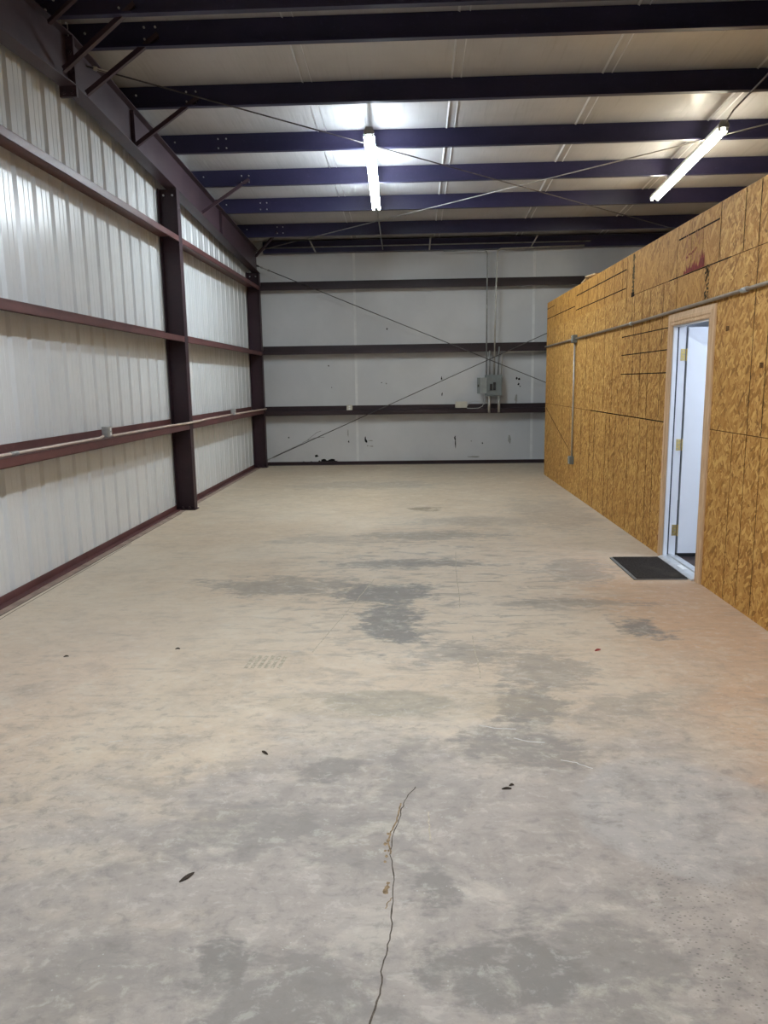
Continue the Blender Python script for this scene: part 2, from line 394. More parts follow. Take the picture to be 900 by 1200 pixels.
# roof facing: two slopes, sagging softly between purlins, with lap seams
b=MB()
for (y0,y1) in ((YF,YRIDGE),(YRIDGE,YB+.1)):
    n=24
    for i in range(n):
        a=y0+(y1-y0)*i/n; c=y0+(y1-y0)*(i+1)/n
        b.face([(-3.4,a,zr(a)),(XE,a,zr(a)),(XE,c,zr(c)),(-3.4,c,zr(c))],0)
        for sx in (-1.12,.42,1.95,3.5):
            b.face([(sx,a,zr(a)-.004),(sx+.02,a,zr(a)-.014),(sx+.02,c,zr(c)-.014),(sx,c,zr(c)-.004)],1)
            b.face([(sx+.10,a,zr(a)-.004),(sx+.112,a,zr(a)-.010),(sx+.112,c,zr(c)-.010),(sx+.10,c,zr(c)-.004)],1)
ce=struct(b.build('ceiling',[M['roof'],M['seamgrey']]))

# left wall: ribbed sheeting
prof=[]
y=YF; i=0
while y<YB:
    prof+= [(y,XP),(y+.060,XP),(y+.066,XP-.003),(y+.078,XP-.003),(y+.084,XP),(y+.138,XP),(y+.144,XP-.003),(y+.156,XP-.003),(y+.162,XP),(y+.215,XP),(y+.236,XP-.032),(y+.266,XP-.032),(y+.291,XP)]
    y+=.3048
prof=[q for q in prof if q[0]<YB]+[(YB,XP)]
b=MB()
for (ya,xa),(yb_,xb) in zip(prof[:-1],prof[1:]):
    b.face([(xa,ya,0),(xb,yb_,0),(xb,yb_,zr(yb_)),(xa,ya,zr(ya))],0)
struct(b.build('wall_left',M['panel']))

# back wall: taut insulation facing with a few tears
def blob(cx,cz,rx,rz,n=11):
    return [(cx+cos(2*pi*t/n)*rx*random.uniform(.45,1.15),YB-.003,cz+sin(2*pi*t/n)*rz*random.uniform(.45,1.15)) for t in range(n)]
b=MB()
b.face([(-3.4,YB,0),(XE,YB,0),(XE,YB,4.6),(-3.4,YB,4.6)],0)
for (cx,cz,rx,rz) in ((-1.77,.075,.10,.045),(-1.62,.09,.08,.05),(-1.86,.06,.05,.03),(-2.02,.05,.04,.03),(-1.92,.18,.05,.03),(-2.17,.06,.025,.02),(-1.69,.05,.07,.03),(-1.54,.06,.05,.04),
      (-.94,.50,.022,.075),(-.92,.46,.02,.045),(-1.27,.46,.014,.028),(.83,.50,.02,.05),(.84,.40,.012,.12),(1.37,.40,.016,.02),
      (2.02,1.64,.022,.03),(2.07,1.63,.03,.03),(2.06,1.53,.022,.03),(2.09,1.49,.014,.018),(.57,1.66,.014,.045),(.58,1.36,.014,.04),(-.48,2.62,.015,.025),
      (-2.46,.55,.016,.018),(-1.63,1.94,.016,.018),(-1.58,1.52,.012,.014),(-.51,1.58,.015,.016),(-.60,1.60,.012,.013)):
    b.face(blob(cx,cz,rx,rz),1)
for (cx,cz,rx,rz) in ((-.83,.47,.06,.014),(-.82,.36,.05,.014),(-.90,.37,.02,.014),(1.9,.46,.03,.1),(2.02,1.25,.03,.12),(-1.28,.62,.01,.12),(1.2,.13,.14,.02),(1.15,.44,.02,.014)):
    b.face(blob(cx,cz,rx,rz),2)
for sx in (-1.12,2.3):
    b.face([(sx,YB-.002,0),(sx+.05,YB-.006,0),(sx+.05,YB-.006,4.3),(sx,YB-.002,4.3)],3)
struct(b.build('wall_back',[M['facing'],M['tear'],M['smudge'],M['seamgrey']]))

# front wall and far side, out of the photograph
b=MB(); b.face([(-3.4,YF,0),(XE,YF,0),(XE,YF,4.6),(-3.4,YF,4.6)]); struct(b.build('wall_front',M['frontdoor']))
b=MB(); b.face([(XE,YF,0),(XE,YB,0),(XE,YB,5),(XE,YF,5)]); struct(b.build('wall_side',M['facing']))

# strand board partition with a door opening
DY0,DY1,DH=5.90,6.73,2.045
b=MB()
T=.012; XW=XR+T
def sheet(y0,y1,z0,z1,mi): b.box((XR,y0,z0),(XW,y1,z1),mi)
for (y0,y1) in ((YF,DY0-.02),(DY1+.02,YR)):
    sheet(y0,y1,0,1.22,0)
sheet(YF,DY0-.02,1.22,2.44,0); sheet(DY1+.02,YR,1.22,2.44,0)
sheet(DY0-.02,DY1+.02,DH+.02,2.44,1)
sheet(YF,5.82,2.44,HR,0); sheet(5.82,8.08,2.44,HR,1); sheet(8.08,YR,2.44,HR,1)
# studs and plates behind
b.box((XW,YF,HR-.04),(XW+.089,YR,HR),2); b.box((XW,YF,HR-.08),(XW+.089,YR,HR-.041),2)
b.box((XW,YR-.04,0),(XW+.089,YR,HR-.08),2)
def vl(y,z0,z1,w=.007,mi=3,dz=.0):  b.face([(XR-.0012,y-w/2,z0),(XR-.0012,y+w/2,z0),(XR-.0012,y+w/2+dz,z1),(XR-.0012,y-w/2+dz,z1)],mi)
def hl(z,y0,y1,w=.008,mi=3,z1=None):
    z1=z if z1 is None else z1
    b.face([(XR-.0012,y0,z-w/2),(XR-.0012,y1,z1-w/2),(XR-.0012,y1,z1+w/2),(XR-.0012,y0,z+w/2)],mi)
# lower course
for y in (5.39,5.17,4.95,4.55,4.15): vl(y,.02,1.21,.007)
for y in (11.49,10.92,10.2,9.7,9.45,8.9): vl(y,.02,1.2,.014,3 if y<10.5 else 4)
for y in (8.73,8.48,7.97,7.58,7.33,7.13): vl(y,.03,1.2,.011,3)
# middle course
for y in (5.17,4.96,4.5): vl(y,1.22,2.43,.009)
for y in (12.22,11.46,10.0,9.58,9.07,8.69): vl(y,1.24,2.4,.014,4)
for y in (7.92,7.65,7.40,7.03): vl(y,1.24,2.42,.011,3)
vl(8.0,2.1,2.44,.010); vl(6.69,2.16,2.44,.009)
hl(1.215,YF,DY0-.09,.006,4); hl(1.215,DY1+.1,9.7,.011); hl(1.215,9.7,YR,.006,4)
for z in (2.04,1.85,1.65): hl(z,DY1+.13,8.34,.010)
# upper course
hl(2.44,YF,5.6,.006,4); hl(2.44,5.6,6.9,.010); hl(2.44,6.9,8.0,.007,4)
for y in (5.82,5.41,5.18,4.8): vl(y,2.44,HR-.005,.010)
vl(6.72,2.44,HR-.01,.008); vl(6.4,2.46,2.82,.006,4); vl(6.15,2.46,2.82,.006,4); vl(6.95,2.46,2.82,.005,4); vl(7.2,2.46,2.82,.005,4)
hl(2.745,5.84,6.70,.013)
vl(8.23,2.3,2.84,.012); vl(10.75,2.44,2.85,.009,4)
hl(2.73,8.26,10.7,.014); hl(2.54,8.26,10.7,.012); hl(2.60,10.78,12.95,.012,3); hl(2.76,12.3,12.95,.012,4)
for y in (8.4,8.73,9.15,9.51,10.0,10.35,11.2,11.8,12.2): vl(y,2.46,2.83,.014,4)
b.face([(XR-.0012,12.88,1.135),(XR-.0012,12.88,1.15),(XR-.0012,11.0,.63),(XR-.0012,11.0,.615)],3)  # thin dark diagonal line across the far sheet
# dark strand bands, red edge paint and faded stain
for i in range(26):
    z=2.44+i*.0155; w=random.uniform(.018,.045); o=random.uniform(-.012,.012)
    b.face([(XR-.0014,8.0-w+o,z),(XR-.0014,8.0+w+o,z),(XR-.0014,8.0+w*.8+o,z+.016),(XR-.0014,8.0-w*.8+o,z+.016)],5)
b.face([(XR-.0016,7.94,2.425),(XR-.0016,8.06,2.425),(XR-.0016,8.05,2.47),(XR-.0016,7.95,2.47)],3)
for i in range(42):
    z=2.19+random.random()*.25; y=5.985+random.random()*.075; 
    b.face([(XR-.0014,y,z),(XR-.0014,y+random.uniform(.01,.03),z-.004),(XR-.0014,y+random.uniform(.01,.03),z+.016),(XR-.0014,y-.004,z+.014)],5)
y=6.10
while y<6.54:
    w=random.uniform(.012,.026); t=(y-6.10)/.44; h=random.uniform(.03,.075)+(.07 if t<.22 else .02 if .4<t<.6 else 0)
    if t>.88: h*=.5
    b.face([(XR-.0015,y,2.447),(XR-.0015,y+w*1.25,2.447),(XR-.0015,y+w*.95,2.447+h*.7),(XR-.0015,y+w*.5,2.447+h),(XR-.0015,y+w*.1,2.447+h*.6)],6)
    y+=w
for i in range(60):
    y=random.uniform(6.15,6.52); z=random.uniform(2.50,2.72); h=random.uniform(.02,.07)
    b.face([(XR-.0013,y,z),(XR-.0013,y+random.uniform(.008,.02),z),(XR-.0013,y+.010,z+h),(XR-.0013,y+.002,z+h)],7)
for i in range(9):
    y=6.28+i*.025; z=2.61-.05*(i/9)+random.uniform(-.01,.01)
    b.face([(XR-.0016,y,z),(XR-.0016,y+.022,z-.004),(XR-.0016,y+.02,z+.013),(XR-.0016,y+.004,z+.015)],6)
# stencil specks on nearer sheets
for (y,z) in ((5.56,1.93),(4.99,1.66)):
    b.face([(XR-.0013,y,z),(XR-.0013,y+.055,z-.004),(XR-.0013,y+.058,z+.034),(XR-.0013,y+.004,z+.032)],4)
struct(b.build('wall_right',[M['osb'],M['osb2'],M['scrapwood'],M['line'],M['faintline'],M['darkknot'],M['redpaint'],M['pinkpaint']]))

# office room behind the partition
b=MB()
X0,X1,Y0,Y1=XW+.092,5.2,4.6,10.0
b.face([(X1,Y0,0),(X1,Y1,0),(X1,Y1,2.5),(X1,Y0,2.5)]); b.face([(X0,Y0,0),(X1,Y0,0),(X1,Y0,2.5),(X0,Y0,2.5)])
b.face([(X0,Y1,0),(X1,Y1,0),(X1,Y1,2.5),(X0,Y1,2.5)]); b.face([(X0,Y0,2.5),(X1,Y0,2.5),(X1,Y1,2.5),(X0,Y1,2.5)])
for (a,c,zl,zh) in ((Y0,DY0-.03,0,2.5),(DY1+.03,Y1,0,2.5),(DY0-.03,DY1+.03,DH+.03,2.5)):
    b.face([(X0,a,zl),(X0,c,zl),(X0,c,zh),(X0,a,zh)])
b.face([(X0,Y0,.003),(X1,Y0,.003),(X1,Y1,.003),(X0,Y1,.003)],1)
struct(b.build('wall_office',[M['doorwhite'],M['dark_floor']]))
# deck over the office
b=MB(); b.box((XW+.09,YF,2.62),(XE,YR,2.70)); struct(b.build('ceiling_office',M['scrapwood']))

# door
D=bpy.data.objects.new('door_1',None); COL.objects.link(D); D.location=(XR,6.3,0); struct(D)
xi=XW+.10
b=MB()  # jamb lining with stop
b.box((XR+.001,DY1,0),(xi,DY1+.02,DH+.02)); b.box((XR+.001,DY0-.02,0),(xi,DY0,DH+.02)); b.box((XR+.001,DY0,DH),(xi,DY1,DH+.02))
b.box((XR+.002,DY1-.012,.02),(2.292,DY1,DH)); b.box((XR+.002,DY0,.02),(2.292,DY0+.012,DH)); b.box((XR+.002,DY0+.012,DH-.012),(2.292,DY1-.012,DH))
b.build('jamb',M['doorwhite'],D,bevel=.002)
b=MB(); b.box((2.292,DY1-.011,.03),(2.303,DY1,DH-.004)); b.box((2.292,DY0,.03),(2.303,DY0+.011,DH-.004)); b.box((2.292,DY0+.011,DH-.011),(2.303,DY1-.011,DH))
b.build('weatherstrip',M['weather'],D)
# moulded casing, mitred
cp=[(0,0),(.0,.015),(.006,.020),(.016,.020),(.020,.014),(.030,.014),(.036,.022),(.060,.022),(.066,.017),(.098,.014),(.098,0)]
CW=.085
def casing_leg(y_in,sgn):
    m=MB(); n=len(cp)
    lo=[Vector((XR-h,y_in+sgn*w,0)) for w,h in cp]; hi=[Vector((XR-h,y_in+sgn*w,DH+w)) for w,h in cp]
    m.v=[tuple(p) for p in lo+hi]
    for i in range(n):
        j=(i+1)%n; m.f.append((i,j,n+j,n+i)); m.m.append(0)
    m.f.append(tuple(range(n))); m.m.append(0); m.f.append(tuple(range(n,2*n))); m.m.append(0)
    return m
casing_leg(DY1,1).build('casing',M['casing'],D); casing_leg(DY0,-1).build('casing',M['casing'],D)
m=MB(); n=len(cp)
m.v=[(XR-h,DY0-w,DH+w) for w,h in cp]+[(XR-h,DY1+w,DH+w) for w,h in cp]
for i in range(n):
    j=(i+1)%n; m.f.append((i,j,n+j,n+i)); m.m.append(0)
m.f.append(tuple(range(n))); m.m.append(0); m.f.append(tuple(range(n,2*n))); m.m.append(0)
m.build('casing',M['casing'],D)
# leaf swung ninety degrees into the office
b=MB(); LX0=2.384; b.box((LX0,DY1-.010,.035),(LX0+.80,DY1+.034,DH-.012))
leaf=b.build('door_leaf',M['doorwhite'],D,bevel=.0015)
b=MB(); b.box((LX0-.0015,DY1-.0095,.036),(LX0,DY1+.0335,DH-.013)); b.build('leaf_edge',M['leafedge'],leaf)
b=MB(); b.box((LX0,DY1-.0125,.012),(LX0+.80,DY1-.0065,.040)); b.build('door_sweep',M['black'],leaf)
b=MB(); b.tube([(LX0+.735,DY1-.010,.95),(LX0+.735,DY1-.055,.95)],.012,10); b.tube([(LX0+.735,DY1-.055,.95),(LX0+.735,DY1-.095,.95)],.027,14); b.build('door_knob',M['brass'],leaf,smooth=True)
for z in (1.80,1.02,.25):
    b=MB(); b.box((2.328,DY1-.0025,z-.05),(2.366,DY1,z+.05)); b.box((LX0-.0035,DY1-.008,z-.05),(LX0-.0016,DY1+.028,z+.05))
    b.tube([(2.375,DY1-.010,z-.052),(2.375,DY1-.010,z+.052)],.0065,10)
    h=b.build('hinge',M['brass'],D)
    for dz,dx in ((-.034,.0),(.0,.012),(.034,.0)):
        b=MB(); b.tube([(2.340+dx,DY1-.0045,z+dz),(2.340+dx,DY1-.002,z+dz)],.005,8); b.build('screw',M['fixgrey'],h)
b=MB()
b.prism([(2.215,0),(2.215,.010),(2.245,.020),(2.30,.022),(2.305,.034),(2.335,.034),(2.338,.022),(2.385,.020),(2.385,0)],(0,DY0-.0,0),(0,DY1+.0,0),(1,0,0),(0,0,1))
th=b.build('threshold',M['alum'],D)
b=MB(); b.box((2.248,6.19,.0216),(2.292,6.34,.0236)); tag(b.build('sticker',M['sticker'],th),'white sticker')

# base angle below the sheeting
b=MB(); b.box((-3.098,YF,0),(-3.088,YB-.02,.062)); b.box((-3.098,YF,.0),(-3.03,YB-.02,.008)); struct(b.build('baseboard_left',M['girt']))
b=MB(); b.box((-3.08,YB-.012,0),(XE,YB-.004,.066)); b.box((-3.08,YB-.07,0),(XE,YB-.004,.007)); struct(b.build('baseboard_back',M['girt2']))

# ------------------------------------------------------------------ steel frame of the gable wall
def ibeam_prof(d,w,tf,tw):
    h=d/2; a=w/2; c=tw/2
    return [(-a,-h),(a,-h),(a,-h+tf),(c,-h+tf),(c,h-tf),(a,h-tf),(a,h),(-a,h),(-a,h-tf),(-c,h-tf),(-c,-h+tf),(-a,-h+tf)]
def rafter(name,y0,y1,label,splice_end):
    """tapered rafter: web in the wall plane, flanges top and bottom"""
    t=thing(name,(-2.97,(y0+y1)/2,zb((y0+y1)/2)-.4),label,'rafter','gable rafters')
    def zbot(y): return (4.145-SL*(y-YRIDGE)) if y>=YRIDGE else 4.145-SL*(YRIDGE-y)*.9
    b=MB(); xw0,xw1=-2.926,-2.916
    ztop=lambda y: zb(y)-.001
    def slab(x0,x1,f0,f1):
        v=[(x0,y0,f0(y0)),(x1,y0,f0(y0)),(x1,y0,f1(y0)),(x0,y0,f1(y0)),(x0,y1,f0(y1)),(x1,y1,f0(y1)),(x1,y1,f1(y1)),(x0,y1,f1(y1))]
        n=len(b.v); b.v+=v
        for q in ((0,1,2,3),(7,6,5,4),(0,4,5,1),(1,5,6,2),(2,6,7,3),(3,7,4,0)): b.f.append(tuple(n+i for i in q)); b.m.append(0)
    slab(-2.995,-2.852,zbot,lambda y:zbot(y)+.010)
    slab(-2.995,-2.852,lambda y:ztop(y)-.010,ztop)
    slab(xw0,xw1,lambda y:zbot(y)+.010,lambda y:ztop(y)-.010)
    b.build('beam',M['frame'],t)
    # web stiffeners
    for ys in ((8.3,11.9) if y1>8 else (5.0,)):
        b=MB(); b.box((-2.916,ys-.004,zbot(ys)+.012),(-2.875,ys+.004,ztop(ys)-.022)); b.build('stiffener',M['frame'],t)
    # end plate of the ridge splice
    ye=splice_end; s=1 if ye==y0 else -1
    b=MB(); b.box((-3.0,ye+.0 if s>0 else ye-.016,4.055),(-2.852,ye+.016 if s>0 else ye,zb(YRIDGE)-.012)); pl=b.build('end_plate',M['frame'],t)
    for bx in (-2.96,-2.885):
        for bz in (4.09,4.26,4.40):
            b=MB(); 
            b.tube([(bx,ye+s*.016,bz),(bx,ye+s*.032,bz)],.019,6); b.tube([(bx,ye+s*.032,bz),(bx,ye+s*.046,bz)],.011,8)
            b.build('bolt',M['boltdark'],pl)
    return t
rafter('steel_rafter',YRIDGE+.001,14.62,'purple-brown steel rafter sloping down from the ridge splice to the back corner',YRIDGE+.001)
rafter('steel_rafter',YF+.05,YRIDGE-.001,'purple-brown steel rafter on the near side of the ridge splice, top left corner',YRIDGE-.001)

def column(y,label):
    top=4.145-SL*(y-YRIDGE) if y>YRIDGE else 4.10
    top-=.002
    t=thing('steel_column',(-2.97,y,0),label,'column','gable wall columns')
    b=MB()
    w=.13
    b.box((-2.860,y-w/2,.012),(-2.850,y+w/2,top)); b.box((-3.088,y-w/2,.012),(-3.078,y+w/2,top)); b.box((-3.078,y-.004,.012),(-2.860,y+.004,top))
    b.build('shaft',M['column'],t)
    b=MB(); b.box((-3.085,y-.085,0),(-2.835,y+.085,.012)); bp=b.build('base_plate',M['column'],t)
    for bx in (-3.01,-2.92):
        b=MB(); b.tube([(bx,y-.05,.012),(bx,y-.05,.045)],.011,8); b.tube([(bx,y-.05,.012),(bx,y-.05,.030)],.020,6); b.build('anchor_bolt',M['boltdark'],bp)
    for bx in (-3.03,-2.92):
        b=MB(); b.tube([(bx,y-.004,top-.07),(bx,y-.018,top-.07)],.013,6); b.build('bolt',M['bolt'],t)
    return t
column(9.61,'dark maroon steel column standing midway along the ribbed left wall')
column(14.50,'dark maroon steel column in the far left corner beside the back wall')

# left girts: Z sections, two bays, three levels
def girt_left(y0,y1,zw,up,label):
    s=-1 if not up else 1
    t=.006; f=.068
    b=MB()
    b.box((XP+.002,y0,zw-t/2),(XG,y1,zw+t/2))
    b.box((XG-t,y0,zw),(XG,y1,zw+s*f)); b.box((XP+.002,y0,zw),(XP+.002+t,y1,zw-s*f))
    b.box((XG-.02,y0,zw+s*f),(XG,y1,zw+s*(f-.005)))
    o=b.build('wall_girt',M['girt'])
    tag(o,label,'girt','girts of the left wall'); return o
NB=(YF+.05,9.61-.072); FB=(9.61+.072,14.50-.072)
girt_left(*NB,1.115,False,'lowest red-brown girt on the near bay of the ribbed left wall, carrying the conduit')
girt_left(*NB,2.207,False,'middle red-brown girt on the near bay of the ribbed left wall')
girt_left(*NB,3.41,False,'topmost girt on the near bay of the ribbed left wall, under the rafter')
girt_left(*FB,1.115,False,'lowest red-brown girt on the far bay of the left wall, between the two columns')
girt_left(*FB,2.207,False,'middle red-brown girt on the far bay of the left wall, between the two columns')
girt_left(*FB,3.41,False,'topmost girt on the far bay of the left wall, meeting the rafter at the corner')

def girt_back(zw,lo,hi,label):
    t=.006; b=MB(); yi=YB-.2
    b.box((-2.9,yi,zw-t/2),(XE-.02,YB-.006,zw+t/2)); b.box((-2.9,yi,lo),(XE-.02,yi+t,zw)); b.box((-2.9,YB-.014,zw),(XE-.02,YB-.008,hi))
    o=b.build('wall_girt',M['girt2']); tag(o,label,'girt','girts of the back wall'); return o
girt_back(1.075,.99,1.165,'lowest dark girt across the white back wall, below the breaker panel')
girt_back(2.235,2.155,2.325,'middle dark girt across the white back wall, above the breaker panel')
girt_back(3.435,3.352,3.53,'highest dark girt across the white back wall, below the eave')

# purlins
PY=[6.55,7.14,8.37,9.655,10.91,12.19,13.64]
PL=['dark purlin on the near side of the ridge, frontmost of the whole roof row',
    'dark purlin just behind the ridge, braced at its left end to the splice',
    'dark roof purlin second behind the ridge, in front of the lit strip lights',
    'dark roof purlin third behind the ridge, above the near ends of the strip lights',
    'dark roof purlin fourth behind the ridge, over the middle of the strip lights',
    'dark roof purlin fifth behind the ridge, at the far ends of the strip lights',
    'dark roof purlin sixth behind the ridge, last one before the eave strut']
bolts=[None,(4.61,4.705),(4.52,4.615),(4.435,4.54),(4.355,4.44),(4.275,4.37),(4.195,4.295)]
boltmesh=None
for i,(y,lab) in enumerate(zip(PY,PL)):
    z=zb(y); t=.008; h=PH-.004; f=.065
    d=thing('roof_purlin',(0,y,z),lab,'purlin','roof purlins')
    b=MB()
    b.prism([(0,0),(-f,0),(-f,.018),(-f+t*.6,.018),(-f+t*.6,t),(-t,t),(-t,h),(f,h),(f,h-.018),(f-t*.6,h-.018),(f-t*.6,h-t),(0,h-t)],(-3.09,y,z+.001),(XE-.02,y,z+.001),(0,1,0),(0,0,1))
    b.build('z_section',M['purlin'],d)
    zz=bolts[i] or (z+.065,z+.165)
    for bx in (-2.33,-2.23):
        for bz in zz:
            b=MB(); b.tube([(bx,y-t,bz),(bx,y-t-.012,bz)],.010,6); b.build('bolt',M['bolt'],d)
    for bx in (-2.93,-2.86):
        b=MB(); b.tube([(bx,y-t,z+.07 if bx<-2.9 else z+.14),(bx,y-t-.012,z+.07 if bx<-2.9 else z+.14)],.010,6); b.build('bolt',M['bolt'],d)
# eave strut
b=MB(); y=YB-.17
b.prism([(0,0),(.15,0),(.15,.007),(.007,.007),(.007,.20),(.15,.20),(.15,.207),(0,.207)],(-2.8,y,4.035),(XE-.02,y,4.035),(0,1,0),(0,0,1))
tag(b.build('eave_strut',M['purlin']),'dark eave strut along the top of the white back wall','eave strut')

# flange braces between rafter and purlins
def brace(a,q,label):
    b=MB(); a=Vector(a); q=Vector(q); d=(q-a).normalized()
    b.obox(a,q,.045,.006,(0,0,1)); b.obox(a+Vector((0,-.020,.018)),q+Vector((0,-.020,.018)),.005,.04,(0,0,1))
    tag(b.build('flange_brace',M['frame']),label,'brace','flange braces of the gable rafter')
brace((-2.87,6.66,4.185),(-2.20,6.535,4.60),'angle brace from the ridge splice up to the frontmost purlin')
brace((-2.87,7.10,4.155),(-2.20,7.115,4.62),'angle brace just behind the ridge splice, crossing the turnbuckle rod')
brace((-2.87,8.30,4.075),(-2.20,8.345,4.535),'angle brace in front of the midway column, up to the second purlin')
brace((-2.87,10.78,3.925),(-2.22,10.885,4.37),'angle brace behind the midway column, up to the fourth purlin')
brace((-2.87,14.33,3.92),(-2.33,13.62,4.20),'angle brace at the far left corner below the last purlin')

# cross bracing rods
def rodthing(name,a,q,r,mat,label,group,tb=None,parts=()):
    a=Vector(a); q=Vector(q); d=(q-a).normalized()
    t=thing(name,a,label,'bracing rod',group)
    b=MB(); b.tube([a,q],r,8); b.build('rod',mat,t,smooth=True)
    if tb is not None:
        c=a+d*tb; b=MB(); side=d.cross(Vector((0,0,1))).normalized()
        for s in(-1,1): b.tube([c-d*.07+side*.016*s,c+d*.07+side*.016*s],.006,6)
        for e in(-1,1): b.tube([c+d*(.07*e)-d*.018,c+d*(.07*e)+d*.018],.020,6)
        b.build('turnbuckle',M['rodgrey'],t)
    b=MB(); b.tube([a,a+d*.05],r*2.6,6); b.build('hillside_washer',M['rod'],t)
    return t
rodthing('bracing_rod',(-2.96,7.22,4.46),(6.0,14.70,3.985),.0075,M['rod'],'thin roof bracing rod running from the left ridge splice to the far right','roof cross bracing',.20)
rodthing('bracing_rod',(-2.96,14.43,4.02),(6.0,7.45,4.455),.0075,M['rodgrey'],'thin roof bracing rod rising from the far left corner toward the right strip light','roof cross bracing',.25)
rodthing('bracing_rod',(-2.92,14.60,3.81),(6.0,14.60,.13),.0075,M['rod'],'thin bracing rod on the back wall slanting down from the top left corner','back wall cross bracing',.18)
rodthing('bracing_rod',(-2.90,14.585,.115),(6.0,14.585,3.97),.0075,M['rod'],'thin bracing rod on the back wall rising from the foot of the far left column','back wall cross bracing',.14)
# dark wires standing in for a cable and the low rod's shadow
b=MB(); b.tube([(-2.15,14.57,.47),(-2.0,14.56,.53),(-1.86,14.57,.565),(-1.72,14.58,.57)],.004,6); b.tube([(-2.05,14.565,.52),(-1.95,14.57,.60),(-1.86,14.58,.665),(-1.78,14.585,.69)],.0035,6); b.tube([(-2.75,14.57,.19),(-2.5,14.572,.305),(-2.15,14.57,.455)],.0035,6)
tag(b.build('cable_shadow_wire',M['rod']),'dark wires built for a cable and the shadow of the low bracing rod at the back wall','wire')
# shiny clips hanging at the ridge
for k_,(yy,zz,h,lab) in enumerate(((6.66,4.60,.055,'left of two shiny wire clips hooked at the ridge above the splice'),(6.80,4.60,.075,'right of two shiny wire clips hooked at the ridge above the splice'))):
    b=MB(); b.tube(arc((-2.88,yy,zz),.02,pi,0,(0,1,0),(0,0,1),6)+[Vector((-2.88,yy+.02,zz-h))],.0045,6)
    tag(b.build('wire_clip',M['bolt']),lab,'clip','wire clips at the ridge')
# support leg up to the front of the ridge
b=MB(); b.obox((-2.87,6.45,4.47),(-2.2,6.05,4.66),.03,.03,(0,0,1)); tag(b.build('flange_brace',M['frame']),'short brace running off the top edge above the ridge splice','brace','flange braces of the gable rafter')
# sag straps at the eave
for xx,lab in ((-1.80,'left of three thin sag straps between the last purlin and the eave strut'),(.34,'middle of three thin sag straps between the last purlin and the eave strut'),(2.22,'right of three thin sag straps between the last purlin and the eave strut')):
    b=MB(); b.obox((xx,13.63,4.13),(xx,14.675,4.035),.028,.003,(0,0,1)); tag(b.build('sag_strap',M['rodgrey']),lab,'strap','sag straps at the eave')

# ------------------------------------------------------------------ strip lights
def tube_mat(name,col,st):
    k=NT(name); k.set((.9,.9,.9),.4,0,.3,col,st); return k.mat
M['tube_cool']=tube_mat('fluorescent_cool',(.82,.93,1.0),175)
M['tube_warm']=tube_mat('fluorescent_warm',(1.0,.93,.74),75)
M['tube_day']=tube_mat('fluorescent_daylight',(.82,.91,1.0),215)
def fixture(c,L,yaw,tmat,label,hood=False):
    t=thing('strip_light',c,label,'strip light','fluorescent strip lights')
    cx,cy,cz=c; R=Matrix.Rotation(yaw,3,'Z')@Matrix.Rotation(0 if hood else -math.atan(SL),3,'X'); O=Vector(c)
    def T(m):
        m.v=[tuple(O+R@Vector(p)) for p in m.v]; return m
    hl_=L/2
    b=MB(); b.prism([(-.048,.0205),(.048,.0205),(.0495,.030),(.0495,.050),(.030,.088),(-.030,.088),(-.0495,.050),(-.0495,.030)],(0,-hl_,0),(0,hl_,0),(1,0,0),(0,0,1)); T(b).build('channel',M['white_enamel'],t)
    if hood:
        b=MB(); b.prism([(-.02,.024),(-.17,-.008),(-.173,-.004),(-.02,.030),(.02,.030),(.173,-.004),(.17,-.008),(.02,.024)],(0,-hl_,0),(0,hl_,0),(1,0,0),(0,0,1)); T(b).build('added_hood',M['white_enamel'],t)  # hood added to keep this unseen fixture's light off the ceiling
    for s in (-1,1):
        b=MB(); b.prism([(-.058,.020),(.058,.020),(.058,.050),(.034,.094),(-.034,.094),(-.058,.050)],(0,s*(hl_+.012),0),(0,s*(hl_-.004),0),(1,0,0),(0,0,1)); ec=T(b).build('end_cap',M['fixgrey'],t)
    for x_ in (-.040,.040):
        for s in (-1,1):
            b=MB(); b.prism([(-.012,-.014),(.012,-.014),(.014,.030),(-.014,.030)],(x_,s*(hl_-.006),0),(x_,s*(hl_-.026),0),(1,0,0),(0,0,1)); T(b).build('lamp_holder',M['white_enamel'],t)
        b=MB(); b.tube([(x_,-hl_+.028,0),(x_,hl_-.028,0)],.0185,12); T(b).build('fluorescent_tube',tmat,t,smooth=True)
    if not hood:
        for yp in (9.655,10.91):
            yy=yp-.033-cy
            b=MB(); b.box((-.028,yy-.025,.086),(.028,yy+.025,.112)); T(b).build('mounting_bracket',M['fixgrey'],t)
        return t
    for yy in (-hl_*.72,hl_*.72):
        p=O+R@Vector((0,yy,.088)); top=zb(p.y)+.2
        b=MB(); b.tube([p,(p.x,p.y,top)],.0007,5); b.build('hanger_wire',M['wire'],t)
    return t
fixture((-.485,10.31,zb(10.31)-.114),2.78,.018,M['tube_cool'],'lit cool white twin tube strip light under the purlins, left of the roof rod crossing')
fixture((3.485,10.29,zb(10.29)-.114),2.56,-.02,M['tube_warm'],'lit warm white twin tube strip light under the purlins, above the strand board wall')
fixture((-.30,2.85,3.58),2.44,.0,M['tube_day'],'twin tube strip light with an added white hood, out of view above the entrance end',True)
# unseen office panel, added to brighten the open door
b=MB(); b.box((3.0,5.3,2.47),(4.2,6.5,2.495)); 
k=NT('added_office_light'); k.set((.9,.9,.9),.4,0,.3,(.72,.83,1.0),10.5)
tag(b.build('added_panel_light',k.mat),'added panel light, out of view on the ceiling of the office behind the door','ceiling light')

